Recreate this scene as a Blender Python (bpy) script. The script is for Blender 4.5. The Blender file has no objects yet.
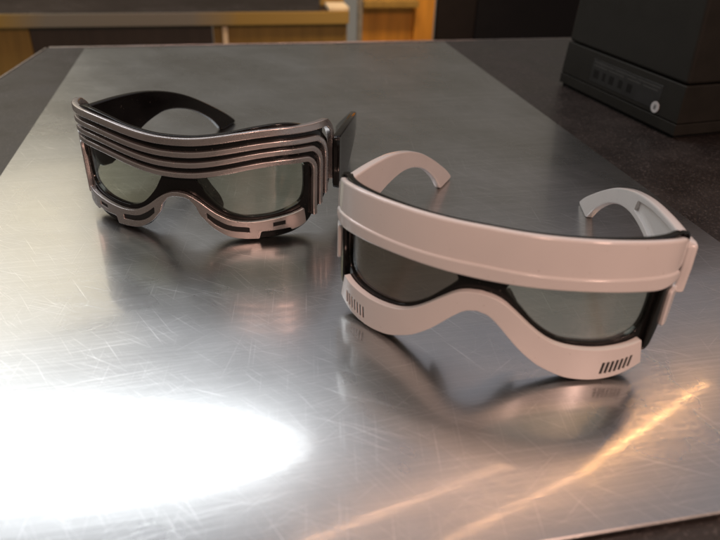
import bpy, bmesh, math
import numpy as np
from mathutils import Vector, Matrix
from mathutils.geometry import tessellate_polygon

MM = 0.001
scene = bpy.context.scene
col = scene.collection
scene.cycles.sample_clamp_indirect = 3.0
scene.cycles.blur_glossy = 1.5

# ------------------------------------------------------------------ camera
cam_data = bpy.data.cameras.new('camera')
cam = bpy.data.objects.new('camera', cam_data)
col.objects.link(cam)
scene.camera = cam
A = np.array([[0.98014165, -0.07961877, 0.18161276],
              [-0.1965983, -0.50983986, 0.83750369],
              [0.02591241, -0.85657701, -0.5153682]])      # world <- (right, down, forward)
R = Matrix(((A[0, 0], -A[0, 1], -A[0, 2]), (A[1, 0], -A[1, 1], -A[1, 2]), (A[2, 0], -A[2, 1], -A[2, 2])))
cam.matrix_world = Matrix.Translation((0, 0, 155 * MM)) @ R.to_4x4()
cam_data.sensor_width = 36
cam_data.lens = 662 / 720 * 36
cam_data.clip_start = 0.01
cam_data.clip_end = 50
cam_data.dof.use_dof = True
cam_data.dof.focus_distance = 0.315
cam_data.dof.aperture_fstop = 12

# ------------------------------------------------------------------ light
scene.view_settings.view_transform = 'Standard'
scene.view_settings.look = 'None'
scene.view_settings.exposure = 0
scene.view_settings.gamma = 1
world = bpy.data.worlds.new('World')
scene.world = world
world.use_nodes = True
bg = world.node_tree.nodes['Background']
bg.inputs[0].default_value = (1.0, 0.88, 0.72, 1)
bg.inputs[1].default_value = 0.165


def area_lamp(name, loc, target, sx, sy, radiance, color, roll=0.0, spread=180):
    d = bpy.data.lights.new(name, 'AREA')
    d.shape = 'RECTANGLE'
    d.size, d.size_y = sx, sy
    d.energy = radiance * math.pi * sx * sy
    d.color = color
    d.spread = math.radians(spread)
    o = bpy.data.objects.new(name, d)
    col.objects.link(o)
    o.location = loc
    q = (Vector(target) - Vector(loc)).to_track_quat('-Z', 'Y')
    o.rotation_euler = (q @ Matrix.Rotation(roll, 3, 'Z').to_quaternion()).to_euler()
    return o


# white ceiling panel whose mirror image burns out the near left of the steel
pl = area_lamp('ceiling_panel_lamp', (-0.56, 1.09, 1.0), (-0.56, 1.09, 0), 1.42, 0.50, 3.8, (0.93, 0.97, 1.0), math.radians(-15))
pl.data.shape = 'ELLIPSE'
# big soft ceiling glow over the counter
area_lamp('ceiling_glow', (0.5, 1.45, 1.6), (0.5, 1.45, 0), 4.0, 2.4, 0.22, (0.70, 0.74, 1.0))
# two warm tube lamps, seen as the orange streaks


def tube(name, a, b, w, rad, color):
    a, b = Vector(a), Vector(b)
    c = (a + b) / 2
    d = b - a
    return area_lamp(name, c, c - Vector((0, 0, 1)), d.length, w, rad, color, math.atan2(d.y, d.x))


tube('tube_lamp', (0.06, 0.578, 1.0), (0.70, 0.797, 1.0), 0.012, 14.0, (1.0, 0.52, 0.28))
tube('tube_lamp', (0.323, 0.517, 1.0), (0.655, 0.665, 1.0), 0.013, 13.0, (1.0, 0.50, 0.24))
tube('tube_lamp', (0.66, 0.667, 1.0), (1.124, 0.975, 1.0), 0.015, 21.0, (1.0, 0.48, 0.17))
# unseen warm light added over the back counter to brighten the cabinets
area_lamp('cabinet_fill', (0.30, 1.02, 0.35), (0.30, 1.32, -0.08), 0.16, 0.12, 5.5, (1.0, 0.74, 0.42), spread=70)
# warm lamp over the photographer's shoulder
for loc_, rad_ in (((0.42, -0.70, 0.80), 290.0), ((-0.12, -0.80, 0.95), 190.0)):
    area_lamp('shoulder_lamp', loc_, (0.05, 0.25, 0.03), 0.12, 0.12, rad_ * .4, (1.0, 0.60, 0.48))
# yellow lamp low on the far left
area_lamp('side_lamp', (-0.85, 2.2, 1.05), (-0.1, 0.35, 0), 0.8, 0.6, 1.5, (1.0, 0.88, 0.66))


# ------------------------------------------------------------------ materials
def mat(name):
    m = bpy.data.materials.new(name)
    m.use_nodes = True
    nt = m.node_tree
    return m, nt, nt.nodes['Principled BSDF']


def N(nt, kind, **kw):
    n = nt.nodes.new(kind)
    for k, v in kw.items():
        setattr(n, k, v)
    return n


def coords(nt, scale=(1, 1, 1), rot=(0, 0, 0), loc=(0, 0, 0)):
    tc = N(nt, 'ShaderNodeTexCoord')
    r = N(nt, 'ShaderNodeMapping')
    r.inputs['Rotation'].default_value = rot
    nt.links.new(tc.outputs['Object'], r.inputs['Vector'])
    s = N(nt, 'ShaderNodeMapping')
    s.inputs['Scale'].default_value = scale
    s.inputs['Location'].default_value = loc
    nt.links.new(r.outputs['Vector'], s.inputs['Vector'])
    return s.outputs['Vector']


def noise(nt, vec, scale, detail=2, rough=0.5):
    n = N(nt, 'ShaderNodeTexNoise')
    n.inputs['Scale'].default_value = scale
    n.inputs['Detail'].default_value = detail
    n.inputs['Roughness'].default_value = rough
    nt.links.new(vec, n.inputs['Vector'])
    return n.outputs['Fac']


def rng(nt, v, a, b, c, d):
    n = N(nt, 'ShaderNodeMapRange')
    for i, x in enumerate((a, b, c, d)):
        n.inputs[i + 1].default_value = x
    nt.links.new(v, n.inputs[0])
    return n.outputs[0]


def mth(nt, op, a, b):
    n = N(nt, 'ShaderNodeMath', operation=op)
    for i, x in enumerate((a, b)):
        if isinstance(x, (int, float)):
            n.inputs[i].default_value = x
        else:
            nt.links.new(x, n.inputs[i])
    return n.outputs[0]


def mixcol(nt, f, a, b):
    n = N(nt, 'ShaderNodeMix', data_type='RGBA')
    nt.links.new(f, n.inputs[0])
    n.inputs[6].default_value = (*a, 1)
    n.inputs[7].default_value = (*b, 1)
    return n.outputs[2]


def bump(nt, b, h, strength, dist):
    n = N(nt, 'ShaderNodeBump')
    n.inputs['Strength'].default_value = strength
    n.inputs['Distance'].default_value = dist
    nt.links.new(h, n.inputs['Height'])
    nt.links.new(n.outputs[0], b.inputs['Normal'])
    return n


def plastic(name, base, rough, coat=0.0, dust=0.0, metallic=0.0, grain=0.0, var=0.12, sss=0.0, specks=None):
    m, nt, b = mat(name)
    v = coords(nt)
    big = noise(nt, v, 60, 4)
    fine = noise(nt, v, 900, 3)
    dk = tuple(c * (1 - var) for c in base)
    lt = tuple(min(1, c * (1 + var * .4) + dust) for c in base)
    c_out = mixcol(nt, rng(nt, big, .35, .65, 0, 1), dk, lt)
    if specks:
        sp = N(nt, 'ShaderNodeMix', data_type='RGBA')
        dots = mth(nt, 'MULTIPLY', rng(nt, noise(nt, coords(nt, loc=(3, 1, 2)), 700, 1, .4), .74, .78, 0, 1), rng(nt, noise(nt, coords(nt, loc=(1, 5, 2)), 90, 2), .45, .6, .25, 1))
        nt.links.new(dots, sp.inputs[0])
        nt.links.new(c_out, sp.inputs[6])
        sp.inputs[7].default_value = (*specks, 1)
        c_out = sp.outputs[2]
    nt.links.new(c_out, b.inputs['Base Color'])
    nt.links.new(rng(nt, mth(nt, 'ADD', mth(nt, 'MULTIPLY', big, .6), mth(nt, 'MULTIPLY', fine, .4)), .35, .65, rough * .85, rough * 1.2), b.inputs['Roughness'])
    b.inputs['Metallic'].default_value = metallic
    b.inputs['Coat Weight'].default_value = coat
    b.inputs['Coat Roughness'].default_value = 0.12
    if sss:
        b.inputs['Subsurface Weight'].default_value = sss
        b.inputs['Subsurface Radius'].default_value = (.003, .002, .0015)
        b.inputs['Subsurface Scale'].default_value = 0.5
    if grain:
        bump(nt, b, noise(nt, v, 2500, 2), grain, 0.00005)
    return m


M_WHITE = plastic('white_plastic', (0.83, 0.80, 0.785), 0.15, coat=0.3, var=0.02, specks=(0.64, 0.60, 0.57))
M_BLACK = plastic('black_gloss_plastic', (0.006, 0.0055, 0.0055), 0.10, dust=0.002, specks=(0.12, 0.11, 0.10))
M_BLACK.node_tree.nodes['Principled BSDF'].inputs['Specular IOR Level'].default_value = 0.3
M_SLOT = plastic('matt_black_recess', (0.005, 0.005, 0.005), 0.5)
M_SILVER = plastic('silver_paint', (0.54, 0.50, 0.49), 0.28, metallic=0.9, var=0.03)
M_DEVICE = plastic('charcoal_device_plastic', (0.020, 0.019, 0.016), 0.6, grain=0.9, var=0.15)
M_DEVICE2 = plastic('dark_device_plastic', (0.010, 0.0095, 0.009), 0.5, grain=0.9)
M_RUBBER = plastic('black_rubber', (0.008, 0.008, 0.008), 0.7)
M_STICKER = plastic('pale_sticker_paper', (0.55, 0.55, 0.56), 0.6)
M_INK = plastic('grey_label_ink', (0.045, 0.045, 0.042), 0.6)
M_LABEL = plastic('dark_label_film', (0.016, 0.016, 0.016), 0.45)
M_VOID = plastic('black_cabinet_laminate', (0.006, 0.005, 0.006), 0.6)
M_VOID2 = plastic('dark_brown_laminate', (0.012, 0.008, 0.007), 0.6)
for m_ in (M_DEVICE, M_DEVICE2, M_VOID, M_VOID2, M_RUBBER):
    m_.node_tree.nodes['Principled BSDF'].inputs['Specular IOR Level'].default_value = 0.2
M_BRASS = plastic('yellow_metal_trim', (0.50, 0.30, 0.07), 0.45, metallic=0.6)
M_TRIM = plastic('dull_steel_trim', (0.34, 0.30, 0.24), 0.45, metallic=0.7)
M_EDGE_HIGHLIGHT = plastic('edge_highlight_metal', (0.62, 0.56, 0.52), 0.3, metallic=1.0)


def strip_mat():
    m, nt, b = mat('yellow_reflection_strip')
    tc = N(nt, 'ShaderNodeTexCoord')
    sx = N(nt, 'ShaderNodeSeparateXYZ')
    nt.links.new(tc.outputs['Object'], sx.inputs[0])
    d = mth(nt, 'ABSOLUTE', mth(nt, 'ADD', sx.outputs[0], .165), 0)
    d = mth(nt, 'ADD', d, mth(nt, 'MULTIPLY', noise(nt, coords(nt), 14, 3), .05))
    nt.links.new(mixcol(nt, rng(nt, d, .15, .23, 0, 1), (0.30, 0.26, 0.20), (0.46, 0.29, 0.08)), b.inputs['Base Color'])  # yellow ends paint warm reflections into the metal's colour
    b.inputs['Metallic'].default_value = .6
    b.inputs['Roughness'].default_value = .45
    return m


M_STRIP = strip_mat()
M_CREAM = plastic('cream_edge', (0.80, 0.62, 0.40), 0.5)


def wood(name, base):
    m, nt, b = mat(name)
    v = coords(nt, scale=(1, 1, .12))
    g = noise(nt, v, 60, 4, .6)
    nt.links.new(mixcol(nt, rng(nt, g, .3, .7, 0, 1), tuple(c * .7 for c in base), base), b.inputs['Base Color'])
    b.inputs['Roughness'].default_value = 0.5
    return m


M_ORANGE = wood('orange_wood', (0.62, 0.26, 0.025))
M_OCHRE = wood('ochre_wood', (0.30, 0.175, 0.035))
M_BROWN = wood('dark_brown_wood', (0.055, 0.038, 0.028))


def lens_mat(name, tint):
    m, nt, b = mat(name)
    nt.nodes.remove(b)
    out = nt.nodes['Material Output']
    t = N(nt, 'ShaderNodeBsdfTransparent')
    v = coords(nt)
    t.inputs[0].default_value = (*tint, 1)
    g = N(nt, 'ShaderNodeBsdfGlossy')
    g.inputs['Color'].default_value = (1, 1, 1, 1)
    nt.links.new(rng(nt, noise(nt, v, 120, 3), .4, .7, .03, .09), g.inputs['Roughness'])
    lw = N(nt, 'ShaderNodeLayerWeight')
    lw.inputs['Blend'].default_value = 0.5
    p5 = mth(nt, 'POWER', lw.outputs['Facing'], 5.0)
    mx = N(nt, 'ShaderNodeMixShader')
    nt.links.new(rng(nt, p5, 0, 1, .065, 1.0), mx.inputs[0])
    nt.links.new(t.outputs[0], mx.inputs[1])
    nt.links.new(g.outputs[0], mx.inputs[2])
    nt.links.new(mx.outputs[0], out.inputs['Surface'])
    return m


M_LENS = lens_mat('grey_polarised_lens', (0.83, 0.845, 0.775))
M_LENS_BROWN = lens_mat('brown_polarised_lens', (0.58, 0.53, 0.47))


def steel(name, base, r0, r1, scratch=1.0, wide=.36, wmix=.45):
    m, nt, b = mat(name)
    v0 = coords(nt)
    cloud = noise(nt, v0, 9, 5, .6)
    smear = noise(nt, coords(nt, scale=(14, 3, 1), rot=(0, 0, math.radians(-25))), 1.6, 4, .6)
    total = None
    # families of scratches: angle, along-scale, across-scale, threshold, weight
    fam = [(0.0, 3, 2600, .52, .2), (7, 12, 2100, .64, .4), (-28, 22, 1500, .67, .7), (-38, 28, 1200, .685, .8), (-64, 24, 1500, .67, .7),
           (82, 26, 1800, .66, .5), (35, 30, 1700, .68, .5), (-50, 40, 2400, .63, .4), (15, 44, 2400, .65, .4), (-58, 11, 1300, .725, 1.0), (-20, 13, 1300, .73, 1.0), (70, 14, 1300, .735, .9), (-43, 9, 1100, .74, 1.2)]
    for i, (a, al, ac, th, w) in enumerate(fam):
        vec = coords(nt, scale=(al, ac, 1), rot=(0, 0, math.radians(-a)), loc=(i * 3.7, i * 1.9, 0))
        n = noise(nt, vec, 1.0, 1.5, .5)
        s = mth(nt, 'MULTIPLY', rng(nt, n, th, th + .12, 0, 1), w)
        total = s if total is None else mth(nt, 'ADD', total, s)
    brushed = noise(nt, coords(nt, scale=(25, 2600, 1)), 1.0, 2, .6)
    h = mth(nt, 'ADD', mth(nt, 'MULTIPLY', total, -1.0 * scratch), mth(nt, 'MULTIPLY', brushed, .12))
    wave = noise(nt, coords(nt, scale=(1, 1, 1), loc=(4, 2, 0)), 5.0, 1.5, .4)
    b1 = N(nt, 'ShaderNodeBump')
    b1.inputs['Strength'].default_value = 1.0
    b1.inputs['Distance'].default_value = 0.0002
    nt.links.new(wave, b1.inputs['Height'])
    b2 = N(nt, 'ShaderNodeBump')
    b2.inputs['Strength'].default_value = 0.30
    b2.inputs['Distance'].default_value = 0.00006
    nt.links.new(h, b2.inputs['Height'])
    nt.links.new(b1.outputs[0], b2.inputs['Normal'])
    nt.links.new(b2.outputs[0], b.inputs['Normal'])
    mixv = rng(nt, mth(nt, 'ADD', mth(nt, 'MULTIPLY', cloud, .6), mth(nt, 'MULTIPLY', smear, .4)), .35, .65, 0, 1)
    grime = noise(nt, coords(nt, loc=(2, 7, 0)), 45, 5, .65)
    c0 = mixcol(nt, mth(nt, 'MULTIPLY', rng(nt, cloud, .3, .7, .5, 1), rng(nt, grime, .3, .6, .65, 1)), tuple(c * .80 for c in base), base)
    cm = N(nt, 'ShaderNodeMix', data_type='RGBA')
    nt.links.new(rng(nt, total, 0, 1.5, 0, 1.0 * scratch), cm.inputs[0])
    nt.links.new(c0, cm.inputs[6])
    cm.inputs[7].default_value = (.97, .97, .96, 1)
    base_c = cm.outputs[2]
    nt.nodes.remove(b)
    lobes = []
    for lo, hi in ((r0, r1), (wide * .85, wide * 1.15)):
        g = N(nt, 'ShaderNodeBsdfAnisotropic')
        nt.links.new(rng(nt, mixv, 0, 1, lo, hi), g.inputs['Roughness'])
        nt.links.new(base_c, g.inputs['Color'])
        nt.links.new(b2.outputs[0], g.inputs['Normal'])
        lobes.append(g)
    mx = N(nt, 'ShaderNodeMixShader')
    nt.links.new(mth(nt, 'ADD', rng(nt, mixv, 0, 1, wmix - .08, wmix + .08), mth(nt, 'MULTIPLY', total, .30)), mx.inputs[0])
    nt.links.new(lobes[0].outputs[0], mx.inputs[1])
    nt.links.new(lobes[1].outputs[0], mx.inputs[2])
    nt.links.new(mx.outputs[0], nt.nodes['Material Output'].inputs['Surface'])
    return m


M_STEEL = steel('scratched_brushed_steel', (0.57, 0.575, 0.57), 0.05, 0.08, 0.8, wide=.29, wmix=.80)
M_BACKSTEEL = steel('dull_back_steel', (0.22, 0.18, 0.16), 0.2, 0.3, 0.3)


def laminate():
    m, nt, b = mat('speckled_dark_laminate')
    v = coords(nt)
    big = noise(nt, v, 30, 4)
    sp = noise(nt, v, 700, 3, .7)
    sp2 = noise(nt, coords(nt, loc=(5, 3, 1)), 330, 2, .6)
    c1 = mixcol(nt, rng(nt, big, .35, .65, 0, 1), (0.016, 0.013, 0.012), (0.028, 0.023, 0.021))
    mx = N(nt, 'ShaderNodeMix', data_type='RGBA')
    nt.links.new(rng(nt, sp, .56, .66, 0, .8), mx.inputs[0])
    nt.links.new(c1, mx.inputs[6])
    mx.inputs[7].default_value = (0.11, 0.095, 0.088, 1)
    mx2 = N(nt, 'ShaderNodeMix', data_type='RGBA')
    nt.links.new(rng(nt, sp2, .58, .68, 0, .7), mx2.inputs[0])
    nt.links.new(mx.outputs[2], mx2.inputs[6])
    mx2.inputs[7].default_value = (0.012, 0.010, 0.010, 1)
    nt.links.new(mx2.outputs[2], b.inputs['Base Color'])
    nt.links.new(rng(nt, big, .3, .7, .32, .46), b.inputs['Roughness'])
    bump(nt, b, sp, .15, 0.0002)
    return m


M_LAM = laminate()


# ------------------------------------------------------------------ mesh helpers
def link_mesh(name, bm, material, parent=None, smooth=35):
    me = bpy.data.meshes.new(name)
    bm.normal_update()
    bm.to_mesh(me)
    bm.free()
    me.materials.append(material)
    if smooth:
        for p in me.polygons:
            p.use_smooth = True
        me.set_sharp_from_angle(angle=math.radians(smooth))
    o = bpy.data.objects.new(name, me)
    col.objects.link(o)
    o.parent = parent
    if smooth:
        w = o.modifiers.new('weighted', 'WEIGHTED_NORMAL')
        w.keep_sharp = True
        w.weight = 60
    return o


def thing(name, label, cat, loc, rz=0, group=None):
    o = bpy.data.objects.new(name, None)
    o.empty_display_size = .02
    col.objects.link(o)
    o.location = loc
    o.rotation_euler = (0, 0, rz)
    o['label'] = label
    o['category'] = cat
    if group:
        o['group'] = group
    return o


def catmull(pts, closed=False, step=1.0):
    P = [np.array(p, float) for p in pts]
    n = len(P)
    out = []
    for i in range(n if closed else n - 1):
        if closed:
            a, b, c, d = P[i - 1], P[i], P[(i + 1) % n], P[(i + 2) % n]
        else:
            a = P[i - 1] if i else 2 * P[0] - P[1]
            b, c = P[i], P[i + 1]
            d = P[i + 2] if i + 2 < n else 2 * P[-1] - P[-2]
        k = max(1, int(round(np.linalg.norm(c - b) / step)))
        for j in range(k):
            t = j / k
            out.append(.5 * (2 * b + (c - a) * t + (2 * a - 5 * b + 4 * c - d) * t * t + (3 * b - a - 3 * c + d) * t ** 3))
    if not closed:
        out.append(P[-1])
    return [tuple(p) for p in out]


def fillet(poly, r, ang=25, seg=4):
    """round only the sharp corners of a dense polygon"""
    out = []
    n = len(poly)
    P = [np.array(p, float) for p in poly]
    for i in range(n):
        a, b, c = P[i - 1], P[i], P[(i + 1) % n]
        u, w = a - b, c - b
        lu, lw = np.linalg.norm(u), np.linalg.norm(w)
        if lu < 1e-6 or lw < 1e-6:
            continue
        dev = math.degrees(math.acos(max(-1, min(1, -float(u @ w) / lu / lw))))
        if dev < ang:
            out.append(tuple(b))
            continue
        k = min(r, .48 * lu, .48 * lw) if True else r
        p0, p1 = b + u / lu * k, b + w / lw * k
        for j in range(seg + 1):
            t = j / seg
            out.append(tuple((1 - t) ** 2 * p0 + 2 * t * (1 - t) * b + t * t * p1))
    return out


def resample(poly, step):
    out = []
    n = len(poly)
    for i in range(n):
        a, b = np.array(poly[i]), np.array(poly[(i + 1) % n])
        k = max(1, int(math.ceil(np.linalg.norm(b - a) / step)))
        for j in range(k):
            out.append(tuple(a + (b - a) * j / k))
    return out


def area2(poly):
    return sum(poly[i][0] * poly[(i + 1) % len(poly)][1] - poly[(i + 1) % len(poly)][0] * poly[i][1] for i in range(len(poly))) / 2


def inset(poly, d):
    n = len(poly)
    out = []
    P = np.array(poly)
    for i in range(n):
        a, b, c = P[i - 1], P[i], P[(i + 1) % n]
        u = (b - a) / (np.linalg.norm(b - a) + 1e-12)
        w = (c - b) / (np.linalg.norm(c - b) + 1e-12)
        n1, n2 = np.array((-u[1], u[0])), np.array((-w[1], w[0]))
        m = n1 + n2
        L = m @ m
        m = m * (2 / L) if L > .3 else n1
        if np.linalg.norm(m) > 1.6:
            m *= 1.6 / np.linalg.norm(m)
        out.append(tuple(b + m * d))
    return out


def plate(bm, outer, holes, d0, d1, bev, fmap, step=1.2, bev_back=None, cuts=2.0, zcuts=0, hole_soft=True):
    """a plate with outline and holes in flat (s, z), thickness d0..d1 (d1 outside), rounded edges, bent by fmap(s, z, d)"""
    tmp = bmesh.new()
    loops = []
    for k, l in enumerate([outer] + list(holes)):
        l = resample(l, step)
        if (area2(l) > 0) != (k == 0):
            l = l[::-1]
        loops.append(l)            # outer ccw, holes cw: 'left' is always material
    bb = bev if bev_back is None else bev_back
    prof = []
    for t in (0, .3, .65, 1):
        a = t * math.pi / 2
        prof.append((bev * (1 - math.sin(a)), d1 - bev * (1 - math.cos(a))))
    for t in ((0, .5, 1) if bb > 0 else (0,)):
        a = t * math.pi / 2
        prof.append((bb * (1 - math.cos(a)), d0 + bb * (1 - math.sin(a))))
    front, back = [], []
    for li, l in enumerate(loops):
        rings = []
        for ins, dep in prof:
            ins = ins * (.35 if li and hole_soft else 1)
            p = inset(l, ins) if ins > 1e-6 else l
            rings.append([tmp.verts.new((x, y, dep)) for x, y in p])
        for ra, rb in zip(rings[:-1], rings[1:]):
            n = len(ra)
            for i in range(n):
                j = (i + 1) % n
                tmp.faces.new((ra[j], ra[i], rb[i], rb[j]))
        front.append(rings[0])
        back.append(rings[-1])
    for rs, flip in ((front, False), (back, True)):
        flat = [v for r in rs for v in r]
        for tri in tessellate_polygon([[Vector((v.co.x, v.co.y, 0)) for v in r] for r in rs]):
            a, b, c = (flat[i] for i in tri)
            if (b.co - a.co).cross(c.co - a.co).z < 0:
                b, c = c, b
            if flip:
                b, c = c, b
            try:
                tmp.faces.new((a, b, c))
            except ValueError:
                pass
    xs = [v.co.x for v in tmp.verts]
    x = math.ceil(min(xs) / cuts) * cuts
    if cuts < 50:
        while x < max(xs):
            bmesh.ops.bisect_plane(tmp, geom=tmp.verts[:] + tmp.edges[:] + tmp.faces[:], plane_co=(x + .0137, 0, 0), plane_no=(1, 0, 0), dist=1e-5)
            x += cuts
    if zcuts:
        ys = [v.co.y for v in tmp.verts]
        y = min(ys) + zcuts
        while y < max(ys):
            bmesh.ops.bisect_plane(tmp, geom=tmp.verts[:] + tmp.edges[:] + tmp.faces[:], plane_co=(0, y + .0171, 0), plane_no=(0, 1, 0), dist=1e-5)
            y += zcuts
    for v in tmp.verts:
        v.co = Vector(fmap(v.co.x, v.co.y, v.co.z)) * MM
    me = bpy.data.meshes.new('tmp')
    tmp.to_mesh(me)
    tmp.free()
    bm.from_mesh(me)
    bpy.data.meshes.remove(me)


def box(bm, x0, x1, y0, y1, z0, z1, bev=0.0, seg=2):
    t = bmesh.new()
    bmesh.ops.create_cube(t, size=1)
    for v in t.verts:
        v.co = Vector(((x0 + x1) / 2 + v.co.x * (x1 - x0), (y0 + y1) / 2 + v.co.y * (y1 - y0), (z0 + z1) / 2 + v.co.z * (z1 - z0))) * MM
    if bev:
        bmesh.ops.bevel(t, geom=t.edges[:], offset=bev * MM, segments=seg, affect='EDGES', profile=.5)
    me = bpy.data.meshes.new('tmp')
    t.to_mesh(me)
    t.free()
    bm.from_mesh(me)
    bpy.data.meshes.remove(me)


def poly_prism(pts_list, z0, z1):
    b = bmesh.new()
    lo = [b.verts.new((x * MM, y * MM, z0 * MM)) for x, y in pts_list]
    hi = [b.verts.new((x * MM, y * MM, z1 * MM)) for x, y in pts_list]
    n = len(lo)
    b.faces.new(hi)
    b.faces.new(lo[::-1])
    for i in range(n):
        b.faces.new((lo[i], lo[(i + 1) % n], hi[(i + 1) % n], hi[i]))
    return b


# ------------------------------------------------------------------ counter and steel sheet
SHEET_T = 7.6
bm = poly_prism([(-300, -150), (900, -150), (900, 748), (-173, 748), (-262, 130)], -38 - SHEET_T, -SHEET_T)
bmesh.ops.bevel(bm, geom=[e for e in bm.edges if all(v.co.z > -.01 for v in e.verts)], offset=2 * MM, segments=3, affect='EDGES', profile=.5)
o = link_mesh('counter_top', bm, M_LAM)
o['kind'] = 'structure'

for name_, (p0, p1) in (('edge_highlight', ((-173, 748), (500, 748))), ('edge_highlight', ((-262, 130), (-173, 748)))):  # bright strips added as the highlight along the counter's back and left edges
    dx, dy = p1[0] - p0[0], p1[1] - p0[1]
    L_ = math.hypot(dx, dy)
    bt = bmesh.new()
    box(bt, 1.5, L_ - 1.5, -.2, 1.6, -30, -SHEET_T + .25, .5, 2)
    tr = link_mesh(name_, bt, M_EDGE_HIGHLIGHT, o)
    tr.location = (p0[0] * MM, p0[1] * MM, 0)
    tr.rotation_euler = (0, 0, math.atan2(dy, dx))

bm = bmesh.new()
BOW_K, BOW_Y = 7e-4, 190.0        # the sheet bows down towards its near edge
xs_, ys_ = [-129.6, 239.5], []
y_ = 107.1
while y_ < 230:
    ys_.append(y_)
    y_ += 3.0
ys_ += [300, 500, 706]


def sheet_z(y):
    return -BOW_K * max(0.0, BOW_Y - y) ** 2


rows = []
for y_ in ys_:
    z_ = sheet_z(y_)
    rows.append([bm.verts.new((x * MM, y_ * MM, z * MM)) for x, z in ((xs_[0], -SHEET_T + .02), (xs_[0], z_ - .5), (xs_[0] + .5, z_), (xs_[1] - .5, z_), (xs_[1], z_ - .5), (xs_[1], -SHEET_T + .02))])
for ra, rb in zip(rows[:-1], rows[1:]):
    for i in range(5):
        bm.faces.new((ra[i], rb[i], rb[i + 1], ra[i + 1]))
r0 = rows[0]
lip = [bm.verts.new((v.co.x, v.co.y - .5 * MM, v.co.z - .5 * MM)) for v in r0[2:4]]
und = [bm.verts.new((v.co.x, v.co.y + .2 * MM, v.co.z - 1.1 * MM)) for v in lip]
ins = [bm.verts.new((v.co.x, v.co.y + 14 * MM, v.co.z - .2 * MM)) for v in und]
for p_, q_ in ((r0[2:4], lip), (lip, und), (und, ins)):
    bm.faces.new((p_[0], p_[1], q_[1], q_[0]))
bmesh.ops.recalc_face_normals(bm, faces=bm.faces[:])
o = link_mesh('steel_sheet', bm, M_STEEL)
o['label'] = 'scratched brushed stainless steel sheet lying flat on the dark speckled counter'
o['category'] = 'steel sheet'

# ------------------------------------------------------------------ the wrap curve shared by both pairs of glasses
WR = [(0, -9), (12, -8.6), (24, -6.6), (36, -2.8), (46, 1.8), (54, 7), (60, 13), (63.5, 20), (65, 28), (65.5, 40)]
full = [(-x, y) for x, y in WR[::-1]] + WR[1:]
DN = np.array(catmull(full, step=.4))
SL = np.r_[0, np.cumsum(np.hypot(*np.diff(DN, axis=0).T))]
SL -= SL[-1] / 2


def wrap(s, z, d):
    x = float(np.interp(s, SL, DN[:, 0]))
    y = float(np.interp(s, SL, DN[:, 1]))
    e = 1.2
    tx = float(np.interp(s + e, SL, DN[:, 0]) - np.interp(s - e, SL, DN[:, 0]))
    ty = float(np.interp(s + e, SL, DN[:, 1]) - np.interp(s - e, SL, DN[:, 1]))
    L = math.hypot(tx, ty)
    nx, ny = ty / L, -tx / L
    return (x + nx * d, y + ny * d, z)


def sym(half):
    """mirror a half curve that starts at s = 0"""
    return [(-s, z) for s, z in half[::-1]] + ([half[0]] if False else []) + list(half[1:] if half[0][0] == 0 else half)


def mirror(poly):
    return [(-s, z) for s, z in poly[::-1]]


def temple_map(hx, hy, tx, ty, side, inner0, bow=0.0):
    """(d, z, depth): d along the arm from hinge to tip; depth grows towards the wearer's head"""
    L = math.hypot(tx - hx, ty - hy)
    ex, ey = (tx - hx) / L, (ty - hy) / L
    ix, iy = (-ey * side, ex * side)         # sideways, towards the middle
    if ix * side > 0:
        ix, iy = -ix, -iy

    def f(d, z, dep):
        q = dep + inner0 - bow * math.sin(math.pi * min(1, max(0, d) / 140.0))
        return (hx + ex * d + ix * q, hy + ey * d + iy * q, z)
    return f


TEMPLE_TOP = [(22, 49.2), (40, 47), (55, 43.8), (70, 39.2), (86, 32.6), (105, 22.6), (124, 11.4), (138, 3.2)]
TEMPLE_ARCH = [(108, 11), (92, 21.5), (76, 28.6), (62, 32.2), (50, 33.2), (38, 32.6), (26, 31)]


def temple_part(parent, material, side, hinge, tip, front, inner0, recess=True, arch=None, zk=1.0, bow=0.0):
    tp = catmull([(4, 50.3)] + TEMPLE_TOP[:-1] + [(131, 6.8), (135, 3.9), (137, 2.3), (137.6, 1.2), (136.8, .4), (135, .1)], step=1.6)
    ar = catmull([(119, .9)] + (arch or TEMPLE_ARCH + [(14, 30)]), step=2)
    poly = tp + [(121, .1)] + ar + front
    poly = [(d_, z_ * zk) for d_, z_ in fillet(poly, 2.2, ang=30, seg=4)]
    f = temple_map(*hinge, *tip, side, inner0, bow)
    cu = 4 if bow else 100
    b = bmesh.new()
    plate(b, poly, [], 0, 2.4, .5, f, step=2, cuts=cu, bev_back=.9)
    hole = []
    if recess:
        hole = [fillet(catmull([(9, 47.6), (22, 46.6), (38, 44.5), (53, 41.2)], step=2) + catmull([(54.5, 36.3), (46, 36.4), (36, 35.6), (24, 34), (9, 33)], step=2), 2)]
    plate(b, poly, hole, 2.1, 3.9, .9, f, step=2, cuts=cu, bev_back=0)
    # winding follows the handedness of the map
    if side > 0:
        bmesh.ops.reverse_faces(b, faces=b.faces[:])
    return link_mesh('temple', b, material, parent)


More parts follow.
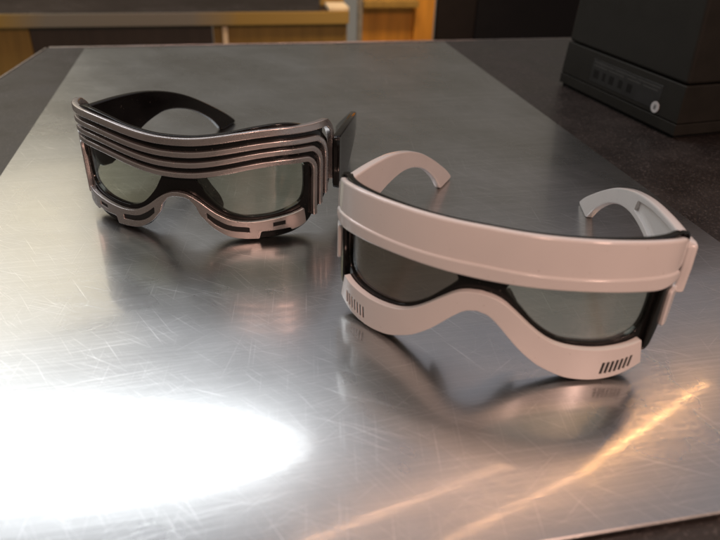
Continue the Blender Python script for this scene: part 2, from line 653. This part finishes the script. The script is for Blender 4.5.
def hinge_part(parent, x, y, z0, z1, r=2.1):
    b = bmesh.new()
    for k in range(3):
        h = (z1 - z0) / 3
        c = bmesh.ops.create_cone(b, cap_ends=True, segments=20, radius1=r * MM, radius2=r * MM, depth=(h - .5) * MM,
                                  matrix=Matrix.Translation((x * MM, y * MM, (z0 + h * (k + .5)) * MM)))
    bmesh.ops.bevel(b, geom=[e for e in b.edges if e.is_manifold and e.calc_face_angle(0) > 1], offset=.35 * MM, segments=2, affect='EDGES')
    bmesh.ops.create_cone(b, cap_ends=True, segments=14, radius1=(r - .6) * MM, radius2=(r - .6) * MM, depth=(z1 - z0 + .8) * MM,
                          matrix=Matrix.Translation((x * MM, y * MM, (z0 + z1) / 2 * MM)))
    return link_mesh('hinge', b, M_BLACK, parent)


LENS_HALF = [(8.6, 34.6), (10.5, 31.6), (14.5, 27.6), (21, 21.6), (29, 17.0), (37, 15.6), (46, 15.4), (54, 16.6), (60, 19.5), (62.6, 25), (62.8, 33), (61.5, 39), (56, 41.2), (40, 41.4), (24, 40.6), (12, 38.6)]


def lens_and_frame(root, bottom_half, lens_half, top_z, left_lens):
    # frame: one black plate round both lens openings
    bot = catmull(bottom_half, step=1.2)
    side = catmull([(68.5, 11), (71, 20), (72, 30), (73.5, 42), (74, 50)], step=2)
    half = bot + side + [(74, top_z - 1)] + catmull([(70, top_z), (40, top_z + .8), (0, top_z + 1.2)], step=3)[:-1]
    outer = half + [(-s, z) for s, z in half[::-1]]
    # tidy: drop the doubled centre point
    lens_l = catmull(lens_half, closed=True, step=1.2)
    b = bmesh.new()
    plate(b, outer, [lens_l, mirror(lens_l)], -5.6, -2.9, .55, wrap, step=1.2, cuts=1.5)
    fr = link_mesh('frame', b, M_BLACK, root)
    for side_ in (1, -1):
        p = inset(lens_l if area2(lens_l) > 0 else lens_l[::-1], -.5)
        if side_ < 0:
            p = mirror(p)
        b = bmesh.new()
        plate(b, p, [], -4.7, -3.7, .15, wrap, step=1.5, cuts=1.5)
        link_mesh('lens', b, left_lens if side_ < 0 else M_LENS, root)
    # nose pads: two little curved fins behind the bridge
    for side_ in (1, -1):
        pad = catmull([(7.5, 30), (11, 25), (15, 19.5), (16.5, 14.5), (15, 12), (12, 15), (8, 22), (6, 28)], closed=True, step=1.2)
        if side_ < 0:
            pad = mirror(pad)
        b = bmesh.new()

        def fpad(s, z, d, sd=side_):
            x, y, zz = wrap(s, z, -5.4)
            t = d / 7.0
            return (x + sd * t * 1.6, y + d, zz)
        plate(b, pad, [], 0, 7, .5, fpad, step=1.2, cuts=100)
        bmesh.ops.reverse_faces(b, faces=b.faces[:])
        link_mesh('nose_pad', b, M_BLACK, root)
    return fr


# ------------------------------------------------------------------ white glasses
WP = (85.0, 185.05)
WYAW = math.radians(-31.5)
WROLL = .45 / 80
white = thing('white_glasses', 'white plastic wraparound viewing glasses with smooth visor and vented chin guard, nearest the camera',
              'glasses', (WP[0] * MM, WP[1] * MM, 0), WYAW, 'novelty viewing glasses')

W_BOT = [(0, 24.8), (4, 23.6), (8, 20.4), (12, 16.2), (16, 12), (20, 8.6), (24.5, 5.6), (32.5, 1.9), (38, .7), (44, .25), (50, .7), (56, 2), (62, 4.2), (66, 7)]
lens_and_frame(white, W_BOT, LENS_HALF, 55.6, M_LENS_BROWN)

white.rotation_euler = (0, WROLL, WYAW)
# visor, upper band
vt = catmull([(0, 57.0), (25, 56.8), (45, 56.3), (60, 55.4), (70, 54)], step=2)
vb = catmull([(0, 42.6), (70, 42.0)], step=2)
half = vt + [(74, 53.2), (75, 47), (74, 43)] + vb[::-1][:-1]
outer = half + [(-s, z) for s, z in half[::-1]]
outer = vb[:1] + vb[1:] + [(74, 43), (75, 47), (74, 53.2)] + vt[::-1]
outer = outer + [(-s, z) for s, z in outer[::-1]]


def dedupe(p):
    o = []
    for q in p:
        if not o or math.hypot(q[0] - o[-1][0], q[1] - o[-1][1]) > 1e-4:
            o.append(q)
    if math.hypot(o[0][0] - o[-1][0], o[0][1] - o[-1][1]) < 1e-4:
        o.pop()
    return o


def band(bot, top):
    """closed outline from a bottom half-curve and a top half-curve, both from s = 0 outwards"""
    half_ = list(bot) + list(top)[::-1]
    return dedupe(half_ + [(-s, z) for s, z in half_[::-1]])


def lean(s, z, d):
    x, y, zz = wrap(s, z, d)
    k = (z - 42) / 15.0
    return (x, y + .9 * k * k + .6 * k, zz)


bm = bmesh.new()
plate(bm, band(vb + [(73, 43.5)], vt + [(73.5, 52.6)]), [], -2.8, -.2, .9, lean, step=1.5, cuts=1.5, zcuts=3.5)
visor = link_mesh('visor', bm, M_WHITE, white)
lt = catmull([(0, 43.9), (30, 43.5), (55, 43.3), (70, 42.4)], step=2)
lb = catmull([(0, 38.2), (30, 38.6), (50, 38.0), (62, 37.2), (69, 38.5)], step=2)
bm = bmesh.new()
plate(bm, band(lb + [(71.5, 40)], lt), [], -2.7, .55, .85, wrap, step=1.5, cuts=1.5)
link_mesh('visor_lip', bm, M_WHITE, visor)

# chin guard with seven vent slots a side
ct = catmull([(0, 32.6), (5, 31.9), (9, 30.2), (14, 26.4), (19, 22.2), (24, 18.6), (29, 16.2), (35, 14.8), (43, 14.1), (50, 14.4), (56, 15.2), (60.5, 16.4)], step=1.2)
cb = catmull([(0, 25.2), (4, 24.2), (8, 21), (12, 16.8), (16, 12.7), (20, 9.3), (24.5, 6.2), (32.5, 2.5), (38, 1.3), (44, .85), (50, 1.3), (56, 2.7), (63.5, 5.6)], step=1.2)
poly = fillet(band(cb, ct), 1.6, ang=35)
holes = []
for k in range(7):
    s0 = 46.6 + k * 1.75
    z0 = 3.2 + .055 * k * k * .6 + .12 * k
    sl = [(s0, z0), (s0 + 1.05, z0), (s0 + 1.5, z0 + 5.2), (s0 + .45, z0 + 5.2)]
    sl = [(a - .2, b) for a, b in sl]
    holes.append(sl)
    holes.append(mirror(sl))
bm = bmesh.new()
plate(bm, poly, holes, -2.7, -.1, .28, wrap, step=1.2, cuts=1.5)
chin = link_mesh('chin_guard', bm, M_WHITE, white)
for sl in holes:
    c_ = np.mean(np.array(sl), axis=0)
    bm = bmesh.new()
    plate(bm, [tuple(c_ + (np.array(q) - c_) * 1.08) for q in sl], [], -2.6, -.5, .05, wrap, step=3, cuts=100, bev_back=0)
    link_mesh('vent_slot', bm, M_SLOT, chin, smooth=0)

FRONT_W = [(1, 30), (-1.5, 31), (-2, 42), (-1.5, 50), (1, 50.6)]
temple_part(white, M_WHITE, -1, (-62.8, 24), (-49.8 - 1, 145), FRONT_W, -1.8, recess=False)
temple_part(white, M_WHITE, 1, (64.6, 23), (31.1 + 1, 144.1), FRONT_W, -1.8)
for sd in (-1, 1):
    hinge_part(white, sd * 61.2, 22.5, 40, 53.6)
    end = fillet([(63.6, 9.5), (67.5, 11), (70, 18), (72.5, 28), (74, 42), (65.5, 42), (64.2, 26)], 2, ang=25)
    bm = bmesh.new()
    plate(bm, end if sd > 0 else mirror(end), [], -5.4, -1.1, .6, wrap, step=1.2, cuts=1.5)
    link_mesh('frame_end', bm, M_BLACK, white)
    clip = fillet([(69.5, 34), (69.8, 26), (70.5, 18.5), (74.5, 18), (75.5, 26), (76, 34)], 1.6, ang=20)
    bm = bmesh.new()
    plate(bm, clip if sd > 0 else mirror(clip), [], -2.6, .2, .6, wrap, step=1.2, cuts=1.5)
    link_mesh('side_clip', bm, M_WHITE, white)

# ------------------------------------------------------------------ silver and black glasses
DP = (-21.3, 301.8)
DYAW = math.radians(-21.85)
dark = thing('silver_banded_glasses', 'black and silver viewing glasses with four ridged brow bands, standing behind the white pair',
             'glasses', (DP[0] * MM, DP[1] * MM, 0), DYAW, 'novelty viewing glasses')
D_BOT = [(0, 21.6), (5.5, 21), (9, 17.4), (12, 11.8), (16, 6.8), (20, 3.6), (25, 1.6), (31, .6), (37, .3), (44, .3), (50, .9), (56, 2.2), (62, 4.6), (66, 7.5)]
D_LENS = [(8.6, 31.8), (10, 28.5), (14, 22.5), (21, 15.8), (29, 12.6), (37, 12.2), (46, 13), (54, 15), (60, 18), (62.4, 24), (62.6, 33), (61.5, 37), (56, 38.6), (40, 38), (24, 36), (12, 34)]
lens_and_frame(dark, D_BOT, D_LENS, 48.5, M_LENS)


def off_curve(k):
    """centre line of brow band k (0 = top): across the brow, round the temple corner and down"""
    zc = [49.3, 43.2, 38.1, 33.1][k]
    zs = [54.2, 48.6, 44.2, 39.4][k]
    sx = [87.8, 77.4, 72.2, 67.8][k]
    ze = [21.5, 17.5, 13.5, 9.0][k]
    up = lambda s: zc + (zs - zc) * (0.5 - 0.5 * math.cos(math.pi * min(1, s / 50.0))) - max(0, s - 52) ** 2 * .004
    pts_ = [(s, up(s)) for s in (0, 8, 16, 24, 32, 40, 48, 54)]
    r = [16, 12, 9, 6.5][k]
    zt = up(58)
    for a in (10, 30, 50, 70, 90):
        pts_.append((sx - r + r * math.sin(math.radians(a)), zt - .2 - r + r * math.cos(math.radians(a)) + .2))
    z = zt - r
    while z - 5 > ze:
        z -= 5
        pts_.append((sx - .25 * (zt - r - z) / 10, z))
    pts_.append((sx - .3, ze))
    return catmull(pts_, step=1.0)


def ribbon(centre, w, taper_end=True):
    P = np.array(centre)
    T = np.gradient(P, axis=0)
    T /= np.linalg.norm(T, axis=1)[:, None]
    Nn = np.stack([-T[:, 1], T[:, 0]], 1)
    up_, lo_ = P + Nn * w / 2, P - Nn * w / 2
    return [tuple(p) for p in lo_], [tuple(p) for p in up_]


for k in range(4):
    lo_, up_ = ribbon(off_curve(k), [3.6, 2.8, 2.7, 2.7][k])
    bm = bmesh.new()
    plate(bm, fillet(band(lo_, up_), .8, ang=50), [], -3.2, [0, -.1, -.25, -.4][k], .6, wrap, step=1.2, cuts=1.5)
    link_mesh('brow_band', bm, M_SILVER, dark)

# black shroud behind the bands
st = catmull([(0, 51.6), (10, 52), (24, 53.8), (38, 56.3), (50, 57.3), (60, 56), (72, 51.5), (82, 44)], step=1.5)
sb = catmull([(0, 32.4), (10, 32.7), (24, 35), (38, 37.6), (50, 39), (60, 38.8), (65, 36), (66.3, 30), (66.6, 12), (72, 13), (80, 16.5), (88, 22)], step=1.5)
bm = bmesh.new()
plate(bm, band(sb + [(89.2, 30)], st), [], -4.4, -2.0, .5, wrap, step=1.2, cuts=1.5)
link_mesh('brow_shroud', bm, M_BLACK, dark)

# chin guard: silver with slots and a stepped notch in its lower edge
ct = catmull([(0, 24.8), (3.6, 24.3), (7.5, 22.6), (11.4, 20), (15.5, 16.8), (19.5, 14.2), (25.6, 11.5), (34, 10.5), (44.5, 11.3), (55.6, 13.1), (60.5, 14.6)], step=1.2)
cb = catmull([(0, 22.4), (3, 22.2), (5.5, 21.2)], step=1) + catmull([(8.4, 17.8), (9.8, 14), (12, 11.4), (16, 7.2), (22.9, 3), (30, 1.6), (37.6, 1.2)], step=1.2) + [(38.6, 5.0), (45, 5.1), (53, 5.6), (53.6, 4.2), (58, 5.2), (61.5, 7)]
poly = fillet(band(cb, ct), .8, ang=35)
slot = fillet(dedupe(catmull([(13.2, 15.4), (18, 11.8), (24, 8.9), (33, 7.6)], step=1) + catmull([(33, 5.0), (24, 6.1), (18, 8.6), (13.4, 12.4)], step=1)), .5, ang=40)
slot2 = [(44.5, 7.2), (50.5, 7.9), (50.5, 10), (44.5, 9.3)]
bm = bmesh.new()
plate(bm, poly, [slot, mirror(slot), slot2, mirror(slot2)], -2.7, -.2, .4, wrap, step=1.2, cuts=1.5)
chin = link_mesh('chin_guard', bm, M_SILVER, dark)
for sl in (slot, mirror(slot), slot2, mirror(slot2)):
    bm = bmesh.new()
    plate(bm, inset(sl if area2(sl) > 0 else sl[::-1], -.1), [], -2.6, -.75, .05, wrap, step=1.5, cuts=2, bev_back=0)
    link_mesh('slot_recess', bm, M_SLOT, chin, smooth=0)

FRONT_D = [(2, 17), (0, 20), (-3, 31), (-3, 44), (-2.5, 49.6), (0, 50.4)]
ARCH_D = [(108, 11), (92, 21), (76, 27.4), (62, 30.4), (52, 30.2), (40, 28), (28, 23.5), (18, 18.5), (9, 16)]
temple_part(dark, M_BLACK, -1, (-61.5, 27), (-39.6, 145.2), FRONT_D, -1.5, recess=False, arch=ARCH_D)
temple_part(dark, M_BLACK, 1, (67, 33), (44, 143), FRONT_D, -1.5, recess=False, arch=ARCH_D, zk=.87, bow=9.5)
for sd in (-1, 1):
    hinge_part(dark, sd * 59.5, 24, 40, 51.5)

# ------------------------------------------------------------------ countertop device at the right
dev = thing('counter_device', 'dark grey plastic device with sloping sides standing on the speckled counter at right', 'device',
            (303 * MM, 561 * MM, -SHEET_T * MM), math.atan2(410 - 561, 320 - 303))
# local x runs along the visible side towards the camera, local y away from the sheet (to the right)
LEN = math.hypot(17, 151)
DEP = 170.0


def slab(name, z0, z1, in0, in1, material, parent, bev=2.5, extra=0):
    b = bmesh.new()
    vs = []
    for z, i in ((z0, in0), (z1, in1)):
        vs.append([b.verts.new((x * MM, y * MM, z * MM)) for x, y in ((i[0], i[1]), (LEN - i[2], i[1]), (LEN - i[2], DEP), (i[0], DEP))])
    b.faces.new(vs[0])
    b.faces.new(vs[1][::-1])
    for k in range(4):
        b.faces.new((vs[0][k], vs[1][k], vs[1][(k + 1) % 4], vs[0][(k + 1) % 4]))
    bmesh.ops.recalc_face_normals(b, faces=b.faces[:])
    bmesh.ops.bevel(b, geom=b.edges[:], offset=bev * MM, segments=3, affect='EDGES', profile=.5)
    return link_mesh(name, b, material, parent)


slab('foot_plate', 0.1, 3.2, (2.5, 2.5, 2.5), (2.5, 2.5, 2.5), M_RUBBER, dev, .5)
slab('base_shell', 2.8, 11, (0, .1, .1), (0, .4, .4), M_DEVICE, dev, .6)
low = slab('lower_shell', 11.4, 38.5, (0, .5, .5), (1.2, 2.0, 2.0), M_DEVICE, dev, 1.0)
slab('upper_shell', 39.1, 150, (1.2, 2.0, 2.0), (4, 7, 11), M_DEVICE, dev, 3)
# rating label and round sticker on the lower shell
TILT = math.atan2(1.5, 27.1)


def on_side(x0, x1, z0, z1, d0, d1, name, material, parent, bev=.1):
    b = bmesh.new()
    box(b, x0, x1, -d1, -d0, z0, z1, bev, 1)
    for v in b.verts:
        v.co.y += .0005 + (v.co.z - .0114) * math.tan(TILT)
    return link_mesh(name, b, material, parent)


lab = on_side(42, 128, 15, 33, -.2, .25, 'rating_label', M_LABEL, low)
for r_, (z_, segs) in enumerate([(30.2, [(44, 70), (72, 98), (100, 126)]), (27.6, [(44, 62), (64, 84), (88, 104), (107, 124)])]):
    for a_, c_ in segs:
        on_side(a_, c_, z_, z_ + 1.1, .2, .33, 'print_line', M_INK, lab, .02)
for x_, w_ in ((46, 7), (58, 4), (67, 6), (79, 5), (90, 6)):
    on_side(x_, x_ + w_, 18.5, 25, .2, .33, 'print_symbol', M_DEVICE2, lab, .02)
b = bmesh.new()
bmesh.ops.create_cone(b, cap_ends=True, segments=36, radius1=4.2 * MM, radius2=4.2 * MM, depth=.4 * MM)
for x_, z_ in ((0, 0),):
    pass
stk = link_mesh('round_sticker', b, M_STICKER, low)
stk.rotation_euler = (math.radians(90) - TILT, 0, 0)
stk.location = (126 * MM, (.5 + (16.8 - 11.4) * math.tan(TILT) - .35) * MM, 16.8 * MM)
b = bmesh.new()
box(b, -1.2, 1.2, -.5, .5, .1, .3, 0)
box(b, -1.2, 1.2, 1.0, 1.6, .1, .3, 0)
box(b, -1.2, 1.2, -1.6, -1.0, .1, .3, 0)
link_mesh('sticker_mark', b, M_INK, stk)

# ------------------------------------------------------------------ background across the aisle
bc = thing('back_counter', 'dark steel work counter with a pale metal edge strip across the back', 'counter', (0, 1.3, 0))


def bpart(name, x0, x1, y0, y1, z0, z1, material, parent, bev=1.0):
    b = bmesh.new()
    box(b, x0, x1, y0, y1, z0, z1, bev, 2)
    return link_mesh(name, b, material, parent)


bpart('worktop', -900, 247, 4, 560, -92, -72, M_BACKSTEEL, bc)
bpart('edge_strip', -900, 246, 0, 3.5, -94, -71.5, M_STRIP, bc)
bpart('cabinet_front', -900, -330, 20, 40, -800, -93, M_OCHRE, bc)
bpart('cabinet_front', -329, -10, 20, 40, -800, -93, M_BROWN, bc)
bpart('cabinet_front', -9, 246, 20, 40, -800, -93, M_OCHRE, bc)
bpart('glint_bar', 8, 18, 8, 20, -150, -98, M_CREAM, bc, 2)  # cream bar put in as a small bright glint
bpart('end_panel', 200, 246, 60, 75, -71, 120, M_OCHRE, bc)
bpart('cream_ledge', 208, 246, 2, 58, -71, -64, M_CREAM, bc)

oc = thing('orange_cabinet', 'orange wooden cabinet side with a metal corner post behind the counter', 'cabinet', (0.262, 1.3, 0))
bpart('corner_post', 0, 9, -6, 6, -700, 90, M_TRIM, oc)
bpart('side_panel', 10, 160, 30, 45, -700, 90, M_ORANGE, oc)
bpart('door_stile', 118, 158, 18, 29.5, -700, 90, M_ORANGE, oc)
bpart('shelf', 10, 117, -10, 29, -64, -52, M_OCHRE, oc)

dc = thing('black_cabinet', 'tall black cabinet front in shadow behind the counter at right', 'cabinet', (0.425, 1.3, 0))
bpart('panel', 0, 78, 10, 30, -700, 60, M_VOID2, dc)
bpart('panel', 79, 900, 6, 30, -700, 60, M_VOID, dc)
